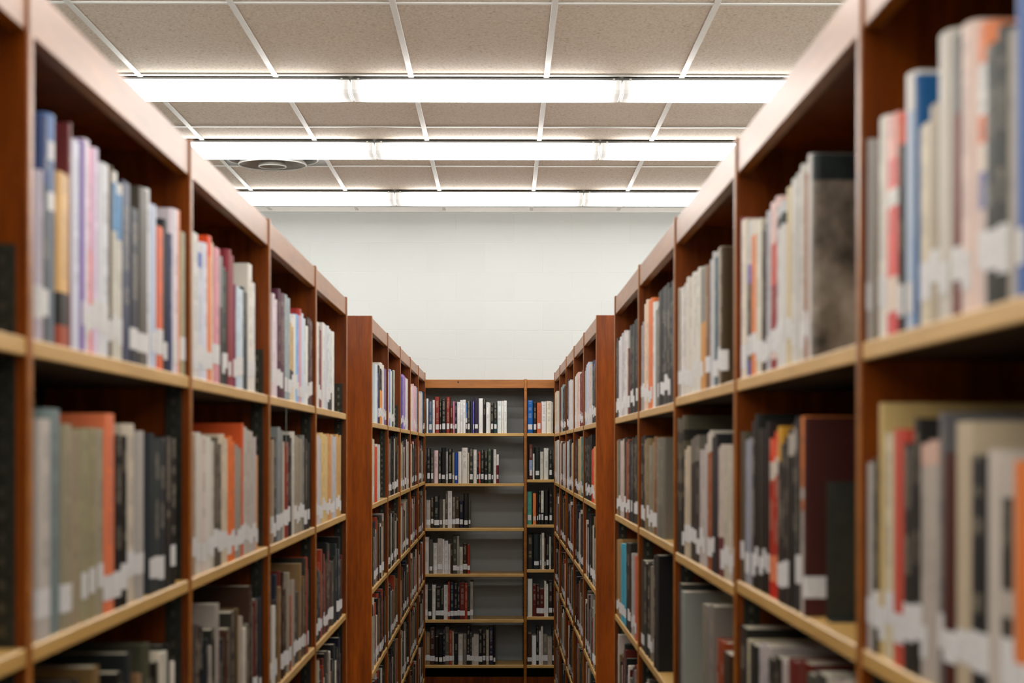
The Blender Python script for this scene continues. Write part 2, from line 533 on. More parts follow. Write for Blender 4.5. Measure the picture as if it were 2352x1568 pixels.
def make_case(lab, width, shelves, top, side, near_end, far_end, std_top, group, endpanel=False, mat_rail='rail'):
    """local frame: x along the front (0..width, upright at x=0), y into the case, z up; front of uprights at y=0"""
    root = empty('bookcase', (0, 0, 0))
    tag(root, lab, 'bookcase', group)
    CD = .385 if side == 'back' else .30
    ux = []
    if near_end: ux.append(0.0)
    if far_end: ux.append(width)
    for x in ux:
        k = ('upright', round(CD, 3), round(top, 4))
        if k not in _boxes:
            bm = bmesh.new()
            box_bm(bm, 0, UT, 0, CD, 0, top, .0022, 2)
            me = bm_me('upright_panel', bm, [M['wood'], M['rail']])
            me.polygons.foreach_set('material_index', [1 if p.normal.y < -.3 else 0 for p in me.polygons])  # glossier front edges, their reflected light partly put into a lighter colour
            _boxes[k] = me
        link('upright_panel', _boxes[k], root, (x - UT / 2, 0, 0))
    x0, x1 = UT / 2, width - UT / 2
    link('crown_rail', box_me('crown_rail', x1 - x0, .019, -.058, M[mat_rail], .0015), root, (x0, .0035, top - .004))
    link('top_board', box_me('top_board', x1 - x0, CD - (.03 if side != 'back' else .0295), -.018, M['wood'], .001), root, (x0, .0285, top - .006))
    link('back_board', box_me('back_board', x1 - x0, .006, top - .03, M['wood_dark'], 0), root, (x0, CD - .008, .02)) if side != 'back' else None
    link('kick_board', box_me('kick_board', x1 - x0, .018, .075, M['wood'], .001), root, (x0, .02, 0))
    for z in shelves:
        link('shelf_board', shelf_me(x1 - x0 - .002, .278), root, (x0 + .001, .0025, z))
    # slotted standards on the faces of the uprights
    sh = std_top - .08
    key = ('std', round(sh, 3))
    if key not in _boxes:
        bm = bmesh.new()
        box_bm(bm, 0, .0030, 0, .027, 0, sh, .0006)
        for f in range(int(sh / .025) - 1):
            zc = sh - .018 - f * .025
            box_bm(bm, .0025, .0042, .010, .016, zc - .006, zc + .005)
        me = bm_me('metal_standard', bm, [M['standard'], M['steel']])
        _boxes[key] = me
        nb = 6
        # slots (small raised pins catching light) take the second material
        idx = [0] * len(me.polygons)
        for p in me.polygons:
            if p.center.x > .0028 and abs(p.center.y - .013) < .0035 and p.area < .0002: idx[p.index] = 1
        me.polygons.foreach_set('material_index', idx)
    for yo in (.014, CD - .06):
        link('metal_standard', _boxes[key], root, (x0, yo, .08))
        o = link('metal_standard', _boxes[key], root, (x1, yo + .027, .08), PI)
    return root

def place_side(root, side, X, y0, width):
    # along-front axis runs +Y on the left (front faces +X) ; on the right it runs -Y
    if side == 'left':
        root.rotation_euler = (0, 0, PI / 2); root.location = (-X, y0, 0)
    else:
        root.rotation_euler = (0, 0, -PI / 2); root.location = (X, y0 + width, 0)

BAYN = ['first', 'second', 'third', 'fourth', 'fifth']
LV = [.117, -.215, -.550, -.880, -1.205, -1.535]     # shelf tops relative to the eye
def levels(near, side, bay):
    l = list(LV)
    if near and side == 'left': l[0] = .121
    if near and side == 'right' and bay >= 3: l[0] = .108
    if near and side == 'right' and bay == 2: l[1] = -.226; 
    if not near: l = [.108, -.212, -.545, -.875, -1.20, -1.535]
    return l
for side in ('left', 'right'):
    for b in range(5):
        X, y0, _ = sideinfo[side]['near']
        y = y0 + D * (b - 1)
        lv = levels(True, side, b)
        # local x=0 is the near upright on the left, the far upright on the right
        ne = True; fe = (b == 4)
        if side == 'right': ne, fe = (b == 4) , True
        # right side: local x=0 is the far upright
        a = make_case('brown wooden bookcase, %s bay of the front %s row beside the aisle' % (BAYN[b], side), D, [EYE + v for v in lv], TOP - (.005 if side == 'left' else 0), side,
                      True if side == 'left' else (b == 4), (b == 4) if side == 'left' else True,
                      EYE + (.222 if side == 'left' else -.02), 'front bookcases beside the aisle')
        place_side(a, side, X, y, D)
    for b in range(5):
        X, y0, _ = sideinfo[side]['far']
        y = y0 + D * b
        lv = levels(False, side, b)
        a = make_case('brown wooden bookcase, %s bay of the rear %s row beyond the gap' % (BAYN[b], side), D, [EYE + v for v in lv], TOP, side,
                      True if side == 'left' else (b == 4), (b == 4) if side == 'left' else True,
                      EYE + (.222 if side == 'left' else -.02), 'rear bookcases beside the aisle')
        place_side(a, side, X, y, D)
# end panels of the rear rows face the camera
for side, X, y0 in (('left', XLF, FAR0L), ('right', XRF, FAR0R)):
    pass
# back bookcases against the block wall, open at the back
BT = EYE + .480
BX = .1885
BSH = {0: [.113, -.227, -.53, -.84, -1.15, -1.457], 1: [.113, -.200, -.506, -.81, -1.13, -1.457]}
for k, (xa, n) in enumerate(((BX - 2 * D, 'first'), (BX - D, 'second'), (BX, 'third'), (BX + D, 'fourth'))):
    sh = BSH[1 if k >= 2 else 0]
    a = make_case('orange brown open-backed bookcase against the end wall, %s bay from the left' % n, D, [EYE + v for v in sh], BT, 'back', True, k == 3, EYE - .4,
                  'bookcases against the end wall')
    a.location = (xa, BACKY, 0)
# screw cap on the crown rail of the end bookcase
bm = bmesh.new()
bmesh.ops.create_cone(bm, cap_ends=True, segments=14, radius1=.0075, radius2=.006, depth=.003)
bmesh.ops.rotate(bm, verts=bm.verts, matrix=Matrix.Rotation(PI / 2, 3, 'X'))
endcase = [o for o in bpy.data.objects if o.get('category') == 'bookcase' and 'second bay from' in o.get('label', '')][0]
link('screw_cap', bm_me('screw_cap', bm, [M['steel']]), endcase, ((1052 - HX) / F * BACKY - (BX - D), .005, BT - .022))
# ------------------------------------------------------------------ books
rng = random.Random(11)
def clampc(c): return tuple(max(.004, min(.86, v)) for v in c)

def book_geo(T, H, DP, colr, bands, seed, label, lab_z, hard=True):
    """verts, faces, mats, tint per face, uv per face-corner. local: x thickness 0..T, y 0 at spine .. DP, z up"""
    V, Fc, MI, TI, UV = [], [], [], [], []
    r = min(.005, T * .18) if hard else min(.0012, T * .08)
    b = min(.0028, T * .14)
    ins = .007 if hard else .0008
    out = [(0, DP), (0, r * 1.6), (T * .12, r * .45), (T * .34, 0), (T * .66, 0), (T * .88, r * .45), (T, r * 1.6), (T, DP)]
    inn = [(T - b, DP), (T - b, r + b), (b, r + b), (b, DP)]
    poly = out + inn
    n = len(poly)
    lv = [0.0]
    cols = []
    if bands:
        for (fr, c) in bands:
            cols.append(clampc(c)); lv.append(fr * H)
        lv[-1] = H
    else:
        cols = [clampc(colr)]; lv.append(H)
    for z in lv:
        for (x, y) in poly: V.append((x, y, z))
    ucoord = {1: 0.0, 2: .12, 3: .34, 4: .66, 5: .88, 6: 1.0}
    for a in range(len(lv) - 1):
        for k in range(n):
            k2 = (k + 1) % n
            Fc.append((a * n + k, (a + 1) * n + k, (a + 1) * n + k2, a * n + k2))
            MI.append(0); TI.append((*cols[a], seed))
            if 1 <= k <= 5:
                u0, u1 = ucoord[k], ucoord[k2]
                UV += [(u0, lv[a] / .25), (u0, lv[a + 1] / .25), (u1, lv[a + 1] / .25), (u1, lv[a] / .25)]
            else:
                UV += [(-1, -1)] * 4
    # caps as convex pieces: front board, spine, back board
    for base, flip, c in ((0, False, cols[0]), ((len(lv) - 1) * n, True, cols[-1])):
        for q in ((0, 1, 10, 11), (1, 2, 3, 4, 5, 6, 9, 10), (6, 7, 8, 9)):
            q = [base + i for i in q]
            Fc.append(tuple(q if flip else q[::-1]))
            MI.append(0); TI.append((*c, seed)); UV += [(-1, -1)] * len(q)
    cover = (V, Fc, MI, TI, UV)
    # page block
    z0, z1 = (.003, H - .003) if hard else (.0006, H - .0006)
    x0, x1, y0, y1 = b, T - b, r + b, DP - ins
    P = [(x0, y0, z0), (x1, y0, z0), (x1, y1, z0), (x0, y1, z0), (x0, y0, z1), (x1, y0, z1), (x1, y1, z1), (x0, y1, z1)]
    PF = [(3, 2, 1, 0), (4, 5, 6, 7), (0, 1, 5, 4), (1, 2, 6, 5), (2, 3, 7, 6), (3, 0, 4, 7)]
    pages = (P, PF)
    lb = None
    if label:
        o = .0007
        ly = .012 if label == 1 else .03
        wrap = [(-o, ly), (-o, r * 1.6), (T * .12 - o * .7, r * .45 - o * .7), (T * .34, -o), (T * .66, -o), (T * .88 + o * .7, r * .45 - o * .7), (T + o, r * 1.6), (T + o, ly)]
        lh = .027 + .012 * seed
        LVv = [(x, y, lab_z) for x, y in wrap] + [(x, y, lab_z + lh) for x, y in wrap]
        if label == 3 or (label == 1 and hard and T > .016 and seed < .5): wrap = [(T * .14, r * .42 - o)] + wrap[3:5] + [(T * .86, r * .42 - o)]
        LVv = [(x, y, lab_z) for x, y in wrap] + [(x, y, lab_z + lh) for x, y in wrap]
        m = len(wrap)
        LF = [(k, m + k, m + k + 1, k + 1) for k in range(m - 1)]
        lb = (LVv, LF)
    return cover, pages, lb

def fill_attr(me, tints, uvs):
    ca = me.color_attributes.new('tint', 'FLOAT_COLOR', 'CORNER')
    arr = []
    for p, t in zip(me.polygons, tints):
        arr += list(t) * p.loop_total
    ca.data.foreach_set('color', arr)
    uvl = me.uv_layers.new(name='spine')
    flat = [c for q in uvs for c in q]
    uvl.data.foreach_set('uv', flat)

MASS = dict(V=[], F=[], MI=[], T=[], U=[])
def add_mass(cover, pages, lb, mw):
    for (V, Fc, mi, T, U) in ((cover[0], cover[1], 0, cover[3], cover[4]),
                              (pages[0], pages[1], 1, [(.5, .45, .3, 0)] * len(pages[1]), None),
                              ((lb[0], lb[1], 2, [(1, 1, 1, 0)] * len(lb[1]), None) if lb else (None,) * 5)):
        if V is None: continue
        off = len(MASS['V'])
        for p in V: MASS['V'].append(tuple(mw @ Vector(p)))
        for f, t in zip(Fc, T):
            MASS['F'].append(tuple(i + off for i in f)); MASS['MI'].append(mi); MASS['T'].append(t)
            if U is None: MASS['U'] += [(-1, -1)] * len(f)
        if U is not None: MASS['U'] += U

CNAMES = [('white', (215, 212, 206)), ('cream', (222, 208, 178)), ('pale grey', (178, 178, 178)), ('grey', (120, 120, 118)), ('dark grey', (62, 62, 60)),
          ('black', (22, 22, 20)), ('navy', (38, 46, 88)), ('blue', (60, 100, 170)), ('deep blue', (15, 90, 160)), ('sky blue', (140, 175, 215)), ('lilac', (185, 170, 210)),
          ('purple', (115, 85, 160)), ('plum', (90, 28, 60)), ('maroon', (115, 35, 35)), ('crimson', (165, 40, 40)), ('scarlet', (205, 55, 20)), ('coral', (215, 110, 95)),
          ('pink', (220, 150, 170)), ('orange', (230, 115, 50)), ('peach', (235, 195, 175)), ('tan', (200, 165, 110)), ('ochre', (150, 95, 25)), ('brown', (95, 60, 30)),
          ('dark brown', (48, 30, 16)), ('teal', (40, 130, 130)), ('dark green', (35, 60, 48)), ('olive', (120, 110, 80)), ('terracotta', (180, 85, 50)), ('turquoise', (50, 150, 175)), ('slate blue', (80, 98, 130)),
          ('beige', (190, 175, 150)), ('ivory', (205, 198, 182)), ('reddish brown', (110, 45, 25))]
def cname(c):
    return min(CNAMES, key=lambda n: sum((a - b) ** 2 for a, b in zip(c, n[1])))[0]

BOOKS = []   # individual books gathered first so that labels can be made unique
def add_book(place, shelf_id, ind, T, H, DP, c, bands, label, lab_z, gain, hard, lean=0.0, mat='book'):
    """place = (side, X_front, y_start, z). c and bands in photograph sRGB"""
    seed = rng.random()
    def g(cc):      # dark colours are scaled down further than pale ones
        l = lin(cc); k = gain * (.50 + .50 * min(1, sum(l) / .9 / .8))
        return tuple(v * k for v in l)
    bb = [(f, g(cc)) for f, cc in bands] if bands else None
    geo = book_geo(T, H, DP, g(c), bb, seed, label, min(lab_z, H * .4), hard)
    side, X, ys, z = place
    if side == 'left':
        mw = Matrix.Translation((-X, ys, z)) @ Matrix.Rotation(PI / 2, 4, 'Z')
    elif side == 'right':
        mw = Matrix.Translation((X, ys + T, z)) @ Matrix.Rotation(-PI / 2, 4, 'Z')
    else:
        mw = Matrix.Translation((ys, X, z))
    if lean:
        mw = mw @ Matrix.Rotation(lean, 4, 'Y')
    if not ind:
        add_mass(*geo, mw); return
    BOOKS.append(dict(geo=geo, mat=mat, mw=mw, c=c if not bands else max(zip([bands[0][0]] + [b2[0] - b1[0] for b1, b2 in zip(bands, bands[1:])], [b[1] for b in bands]))[1],
                      T=T, H=H, shelf=shelf_id, ys=ys, bands=bool(bands)))

def jit(c, a=10):
    d = rng.uniform(-a, a)
    return tuple(max(4, min(250, v + d + rng.uniform(-4, 4))) for v in c)

def px_side(side, near, x, inset):
    """distance along the row for a spine edge seen at photograph column x"""
    X = sideinfo[side]['near' if near else 'far'][0] + inset
    s = -1 if side == 'left' else 1
    # exact: column -> angle, with the camera's small yaw
    a = math.atan((x - 1176) / F) + YAW
    return s * X / math.tan(a), X

def row(side, near, bay, shelf_rel, entries, ind=True, gain=1.22, tmax=.040, shelf_id='', label_p=.84, endgap=None):
    """entries: (x0, x1, ytop, colour[, opts]) in photograph pixels, any order"""
    X, y0, _ = sideinfo[side]['near' if near else 'far']
    start = y0 + D * ((bay - 1) if near else bay) + UT / 2 + .0055
    end = start + D - UT - .011
    es = []
    for e in entries:
        x0, x1, yt, c = e[:4]
        op = e[4] if len(e) > 4 else {}
        ya, Xs = px_side(side, near, x0, .005)
        yb, _ = px_side(side, near, x1, .005)
        Xs += op.get('ins', rng.uniform(-.0012, .0025))
        if yb < ya: ya, yb = yb, ya
        es.append([ya, yb, Xs, yt, c, op])
    es.sort(key=lambda q: q[0])
    cur = start
    for k, (ya, yb, Xs, yt, c, op) in enumerate(es):
        ya = max(ya, cur)
        if k + 1 < len(es) and es[k + 1][0] - yb < .03: yb = max(yb, es[k + 1][0] - .0005)
        yb = min(yb, end)
        if ya - cur < .012 and k: ya = cur + .0004
        T = yb - ya
        if T < .005: continue
        ym = (ya + yb) / 2
        H = (HY - yt) / F * ym - shelf_rel
        H = max(.12, min(H, .300 if shelf_rel < 0 else .318))
        n = 1 if op.get('one') else max(1, round(T / tmax))
        for j in range(n):
            t = T / n
            Hj = H if j == 0 or op.get('same') else H - rng.uniform(0, .012)
            cc = c if j == 0 else jit(c, 9)
            lab = op.get('label', 1 if rng.random() < label_p else 0)
            add_book((side, Xs + rng.uniform(0, .0015), ya + j * t + .0003, EYE + shelf_rel + .0005), shelf_id, ind, t - .0006, Hj,
                     op.get('dp', min(.235, max(.13, Hj * rng.uniform(.66, .78)))), cc, op.get('bands'), lab, op.get('lz', rng.uniform(.014, .038)), gain,
                     op.get('hard', rng.random() < .55), mat=op.get('mat', 'book'))
        cur = yb
    return cur

W = (205, 203, 198); K = (22, 20, 16)
# ---------- front left row, upper shelf
L1 = .121
row('left', True, 1, L1, [
 (91, 103, 395, (185, 176, 190)), (103, 119, 270, (60, 75, 105), dict(bands=[(.45, (95, 98, 100)), (.70, (55, 70, 95)), (1, (45, 70, 125))])),
 (119, 137, 268, (95, 118, 150), dict(bands=[(.42, (108, 118, 130)), (.58, (100, 112, 130)), (.66, (215, 215, 215)), (.80, (90, 115, 155)), (.88, (205, 205, 210)), (1, (80, 115, 170))])),
 (138, 161, 403, (215, 165, 90), dict(bands=[(.12, (170, 75, 45)), (.31, (35, 30, 25)), (1, (212, 168, 105))], label=0)), (162, 169, 287, (120, 42, 42), dict(one=1, dp=.2)),
 (169, 188, 327, (200, 202, 218)), (188, 196, 327, (118, 92, 165)), (196, 208, 325, (218, 206, 220)), (208, 219, 343, (215, 120, 130), dict(bands=[(.5, (218, 110, 100)), (1, (215, 140, 170))])),
 (219, 233, 345, (210, 195, 222)), (233, 254, 381, (206, 208, 214)), (254, 259, 385, (112, 92, 62)),
 (259, 284, 403, (90, 140, 185), dict(bands=[(.68, (200, 197, 186)), (.94, (92, 142, 185)), (1, (215, 213, 208))])),
 (285, 304, 422, (42, 50, 92)), (304, 321, 482, (32, 36, 58)), (321, 341, 437, (92, 86, 76), dict(one=1)), (341, 351, 437, (220, 220, 218)), (351, 366, 474, (182, 192, 212)),
 (367, 379, 524, (216, 98, 56)), (379, 390, 507, (26, 28, 34)), (390, 398, 540, (48, 62, 112)), (398, 411, 484, (214, 205, 214), dict(dp=.22)), (411, 417, 486, (222, 130, 70)), (417, 427, 536, (155, 148, 118)),
], shelf_id='upper shelf, second bay, front left row', tmax=.036)
row('left', True, 2, L1, [
 (444, 458, 538, W), (458, 468, 561, (192, 196, 208), dict(bands=[(.82, (192, 196, 208)), (.93, (60, 92, 175)), (1, (205, 205, 212))], one=1)), (468, 479, 561, (206, 206, 220)),
 (480, 489, 545, (232, 112, 60), dict(bands=[(.86, (233, 125, 72)), (1, (228, 72, 22))], dp=.22)), (489, 493, 560, (235, 202, 172)), (493, 505, 572, (206, 140, 152)),
 (505, 516, 591, (120, 124, 122), dict(bands=[(.6, (62, 62, 56)), (1, (128, 132, 132))])), (516, 527, 617, (40, 38, 30)), (528, 542, 578, (150, 50, 62), dict(dp=.235)),
 (542, 546, 655, (130, 60, 90)), (546, 560, 663, (186, 204, 218)), (561, 571, 663, (26, 44, 48)), (572, 581, 609, (216, 211, 202), dict(dp=.22, one=1)), (581, 590, 652, (215, 211, 206)),
], shelf_id='upper shelf, third bay, front left row')
row('left', True, 3, L1, [
 (629, 639, 678, (215, 200, 205)), (640, 654, 669, (92, 26, 58)), (655, 667, 681, (150, 165, 166)), (668, 677, 724, (195, 168, 112), dict(bands=[(.22, (215, 200, 165)), (.36, (50, 25, 12)), (.9, (195, 165, 105)), (1, (215, 212, 208))])),
 (677, 682, 724, (215, 213, 210)), (682, 690, 724, (132, 176, 220)), (690, 696, 711, (198, 100, 110), dict(bands=[(.93, (205, 150, 165)), (1, (172, 42, 36))])), (696, 705, 723, (190, 205, 228)),
 (705, 709, 750, (220, 219, 214)), (709, 721, 733, (72, 26, 26)), (721, 727, 738, (110, 58, 48)),
], shelf_id='upper shelf, fourth bay, front left row', tmax=.045)
row('left', True, 4, L1, [
 (730, 734, 741, (215, 210, 205)), (734, 741, 752, (130, 50, 60)), (741, 746, 743, (215, 210, 205)), (746, 754, 748, (192, 192, 206)),
 (754, 764, 752, (200, 204, 204), dict(bands=[(.22, (60, 58, 50)), (1, (204, 206, 205))])), (764, 768, 763, (224, 220, 212)),
], shelf_id='upper shelf, fifth bay, front left row', tmax=.045)
# ---------- front left row, lower shelf (its foot is behind the graphic in the photograph)
L2 = -.215
G2 = 1.15
row('left', True, 1, L2, [
 (92, 118, 964, (190, 182, 175)), (118, 145, 941, (118, 134, 134)), (150, 243, 978, (150, 140, 115), dict()), (245, 267, 952, (225, 120, 78), dict(dp=.235, one=1)), (267, 292, 1000, K),
 (296, 317, 975, (200, 190, 172)), (317, 332, 991, (170, 165, 160)), (346, 383, 997, (50, 60, 65)), (383, 410, 1003, (30, 28, 25)),
], gain=G2, shelf_id='lower shelf, second bay, front left row', tmax=.045)
row('left', True, 2, L2, [
 (446, 456, 998, (165, 145, 125)), (456, 489, 995, (205, 200, 190)), (490, 497, 1014, (190, 185, 175)), (497, 512, 1006, (100, 90, 75)), (512, 527, 998, (205, 190, 165)),
 (528, 543, 1003, (228, 112, 45)), (543, 557, 1022, (150, 140, 130)), (558, 562, 973, (205, 82, 28), dict(dp=.22, one=1)), (563, 578, 982, (185, 180, 172)), (578, 592, 992, (180, 172, 165)), (592, 598, 1046, (200, 140, 90)),
], gain=G2, shelf_id='lower shelf, third bay, front left row', tmax=.045)
row('left', True, 3, L2, [
 (627, 630, 1010, (165, 145, 125)), (630, 638, 1006, (50, 55, 60)), (638, 650, 982, (130, 134, 134)), (651, 658, 1015, (200, 185, 165)), (658, 665, 1016, (150, 40, 25)), (665, 673, 1000, (25, 22, 15)),
 (673, 680, 992, (200, 195, 185)), (680, 697, 1002, (150, 140, 120)), (697, 703, 1000, (120, 120, 115)), (703, 713, 1010, (30, 30, 25)),
], ind=False, gain=G2, tmax=.045)
row('left', True, 4, L2, [
 (729, 732, 995, (222, 180, 140)), (732, 739, 1000, (195, 190, 200)), (739, 754, 995, (215, 185, 125)), (754, 764, 997, (205, 150, 95)), (764, 774, 1000, (180, 180, 185)), (774, 784, 998, (205, 160, 95)),
], ind=False, gain=G2, tmax=.045)
# ---------- front right row, upper shelf
R1 = .117
row('right', True, 0, R1, [
 (1973, 1990, 318, (175, 170, 165)), (1990, 2013, 324, (122, 112, 96)), (2013, 2034, 268, (225, 214, 204)),
 (2034, 2058, 264, (218, 90, 88), dict(bands=[(.10, (205, 75, 75)), (.26, (225, 200, 185)), (.58, (218, 95, 88)), (.66, (228, 215, 210)), (.8, (220, 110, 105)), (1, (226, 160, 150))], label=0)),
 (2058, 2073, 262, (40, 34, 32), dict(bands=[(.86, (32, 30, 30)), (1, (205, 75, 25))])), (2073, 2096, 168, (175, 188, 205), dict(bands=[(.85, (170, 185, 205)), (1, (212, 208, 202))], dp=.23, one=1)),
 (2096, 2106, 172, (5, 92, 152), dict(dp=.235, one=1)), (2106, 2130, 285, (202, 190, 165)), (2130, 2147, 240, (165, 152, 130)), (2147, 2179, 75, (196, 190, 180)),
 (2179, 2199, 78, (122, 56, 40), dict(bands=[(.72, (125, 56, 40)), (1, (105, 102, 95))])), (2199, 2229, 54, (226, 196, 186)),
 (2229, 2258, 55, (220, 150, 115), dict(bands=[(.35, (205, 185, 178)), (.48, (90, 95, 160)), (.58, (230, 205, 190)), (.68, (214, 120, 80)), (.86, (225, 222, 216)), (1, (228, 130, 84))])),
 (2258, 2308, 70, (58, 60, 52)), (2308, 2326, 66, (172, 163, 152)), (2326, 2352, -40, (80, 110, 168)), (2353, 2420, -90, (96, 88, 76)),
], shelf_id='upper shelf, first bay, front right row', tmax=.034)
row('right', True, 1, R1, [
 (1688, 1695, 500, (178, 173, 172)), (1695, 1701, 500, (150, 62, 66)), (1701, 1711, 505, (215, 205, 190)), (1711, 1720, 509, (90, 88, 92), dict(bands=[(.10, (50, 62, 150)), (.6, (50, 44, 36)), (.72, (85, 78, 170)), (1, (190, 188, 184))])),
 (1720, 1730, 505, (216, 120, 50), dict(bands=[(.9, (216, 122, 52)), (1, (200, 192, 178))])), (1730, 1742, 505, (206, 200, 182)), (1742, 1756, 515, (60, 36, 16)), (1756, 1766, 485, (172, 172, 176)),
 (1766, 1783, 455, (175, 62, 62), dict(bands=[(.06, (150, 35, 30)), (.12, (210, 190, 180)), (.5, (160, 50, 55)), (.75, (196, 92, 78)), (1, (216, 185, 180))])),
 (1783, 1800, 465, (204, 202, 199), dict(bands=[(.86, (204, 202, 199)), (.93, (40, 55, 58)), (1, (190, 192, 194))])), (1800, 1813, 430, (196, 180, 140)), (1813, 1845, 388, (192, 189, 181)),
 (1845, 1852, 398, (150, 84, 30)), (1852, 1859, 354, (208, 203, 198), dict(one=1, dp=.21, label=1)), (1859, 1867, 355, (160, 150, 138), dict(one=1, dp=.225, bands=[(.87, (150, 140, 128)), (1, (34, 56, 56))], label=0, hard=True, mat='mottled')),
], shelf_id='upper shelf, second bay, front right row', tmax=.036)
row('right', True, 2, R1, [
 (1547, 1556, 661, (196, 186, 171)), (1556, 1562, 666, (46, 42, 36)), (1562, 1581, 643, (206, 202, 192)), (1581, 1592, 628, (206, 202, 192)), (1592, 1608, 619, (206, 202, 192)),
 (1608, 1619, 613, (140, 134, 118), dict(bands=[(.55, (200, 140, 60)), (1, (132, 128, 114))])), (1619, 1627, 609, (135, 85, 25)), (1627, 1637, 581, (186, 186, 186)),
 (1637, 1648, 587, (28, 84, 108)), (1648, 1656, 568, (160, 145, 125)), (1656, 1662, 568, (78, 58, 24), dict(one=1, dp=.23, ins=-.004)),
], shelf_id='upper shelf, third bay, front right row', tmax=.042)
row('right', True, 3, .108, [
 (1464, 1476, 740, (150, 145, 140)), (1476, 1483, 690, (225, 190, 176)), (1483, 1488, 690, (212, 188, 150)), (1488, 1496, 686, (216, 120, 70)), (1496, 1502, 694, (214, 212, 208)),
 (1502, 1511, 705, (120, 118, 112)), (1511, 1518, 668, (22, 22, 20)), (1518, 1533, 655, (54, 50, 47)), (1533, 1546, 649, (18, 17, 13)),
], shelf_id='upper shelf, fourth bay, front right row', tmax=.05)
row('right', True, 4, .108, [
 (1410, 1419, 777, (60, 60, 58)), (1419, 1425, 775, (208, 206, 204)), (1425, 1434, 762, (192, 186, 190)), (1434, 1441, 762, (206, 202, 200)), (1441, 1444, 800, (130, 70, 40)), (1445, 1461, 739, (20, 18, 12)),
], ind=False, tmax=.05)
# ---------- front right row, middle shelf
R2 = -.215
row('right', True, 0, R2, [
 (1973, 2002, 1062, (168, 162, 156)), (2002, 2012, 1052, (36, 33, 28)), (2012, 2021, 925, (192, 166, 110), dict(one=1, dp=.235)), (2021, 2047, 994, (206, 196, 166)),
 (2047, 2071, 985, (196, 76, 58)), (2071, 2096, 1018, (44, 42, 38)), (2096, 2110, 960, (40, 38, 34)), (2110, 2147, 1011, (176, 166, 156), dict(bands=[(.9, (176, 166, 156)), (1, (205, 170, 155))])), (2147, 2160, 947, (108, 106, 108)),
 (2160, 2186, 1040, (88, 32, 20)), (2186, 2224, 968, (188, 172, 146)), (2224, 2262, 1045, (26, 30, 34)), (2262, 2292, 1032, (192, 182, 172)),
 (2292, 2314, 1050, (62, 60, 52), dict(bands=[(.15, (190, 182, 172)), (.4, (60, 56, 46)), (.5, (185, 175, 165)), (.85, (50, 48, 42)), (1, (190, 180, 170))])),
 (2314, 2326, 1058, (195, 180, 165)), (2326, 2352, 1058, (218, 118, 50)), (2352, 2376, 917, (186, 176, 166)), (2380, 2450, 960, (60, 52, 44)),
], gain=G2, shelf_id='middle shelf, first bay, front right row', tmax=.036)
row('right', True, 1, R2, [
 (1692, 1706, 991, (92, 86, 66)), (1706, 1722, 1005, (142, 142, 152)), (1722, 1738, 951, (26, 28, 22)), (1738, 1762, 969, (38, 24, 12)),
 (1762, 1782, 991, (205, 52, 12), dict(bands=[(.10, (200, 35, 10)), (.26, (222, 130, 90)), (.74, (180, 42, 10)), (.85, (205, 195, 180)), (1, (215, 60, 12))], label=0)),
 (1782, 1791, 979, (80, 55, 25), dict(bands=[(.8, (52, 42, 34)), (1, (205, 150, 40))])), (1791, 1808, 1003, (52, 42, 38)), (1808, 1826, 972, (35, 33, 28), dict(bands=[(.85, (34, 33, 29)), (.97, (175, 168, 158)), (1, (40, 38, 34))])),
 (1826, 1832, 958, (60, 60, 60)), (1832, 1848, 956, (214, 112, 44), dict(bands=[(.52, (190, 180, 172)), (.58, (200, 120, 80)), (.64, (196, 185, 175)), (1, (220, 125, 55))], one=1, label=0)), (1848, 1852, 958, (84, 28, 6), dict(one=1, dp=.225, label=2, ins=-.002)),
], gain=G2, shelf_id='middle shelf, second bay, front right row', tmax=.036)
row('right', True, 2, -.226, [
 (1552, 1571, 938, (32, 30, 20), dict(bands=[(.2, (32, 30, 20)), (.42, (40, 38, 28)), (.46, (92, 85, 62)), (.52, (32, 30, 20)), (.62, (82, 76, 58)), (.7, (32, 30, 20)), (.82, (90, 84, 62)), (.9, (34, 32, 22)), (1, (96, 90, 70))])),
 (1571, 1583, 1024, (192, 176, 152)), (1583, 1602, 999, (56, 50, 40), dict(bands=[(.3, (62, 56, 46)), (.5, (44, 38, 28)), (.8, (36, 32, 22)), (1, (112, 106, 95))])), (1602, 1622, 1020, (182, 172, 168)),
 (1622, 1633, 988, (162, 82, 28), dict(bands=[(.85, (160, 82, 28)), (1, (190, 182, 170))])), (1633, 1647, 996, (30, 32, 38)), (1647, 1660, 1020, (190, 175, 165), dict(bands=[(.3, (120, 50, 50)), (1, (192, 178, 168))])),
 (1660, 1680, 1022, (194, 182, 166)), (1680, 1686, 993, (70, 30, 14), dict(one=1)),
], gain=G2, shelf_id='middle shelf, third bay, front right row', tmax=.045)
row('right', True, 3, R2, [
 (1463, 1480, 1000, (26, 23, 16)), (1480, 1489, 1006, (132, 112, 76)), (1489, 1501, 1015, (142, 132, 106)), (1501, 1508, 1002, (142, 86, 16)), (1508, 1522, 1005, (120, 114, 102), dict(dp=.235, same=1, label=0)),
], ind=False, gain=G2, tmax=.06)
row('right', True, 4, R2, [
 (1408, 1413, 1009, (200, 196, 190)), (1413, 1418, 1012, (172, 132, 82)), (1418, 1423, 1009, (112, 106, 100)), (1423, 1432, 1008, (192, 176, 166)), (1433, 1437, 1004, (40, 35, 30)), (1437, 1442, 1008, (152, 76, 40)),
 (1442, 1453, 1005, (24, 22, 18)), (1453, 1460, 1000, (50, 46, 40)),
], ind=False, gain=G2, tmax=.05)
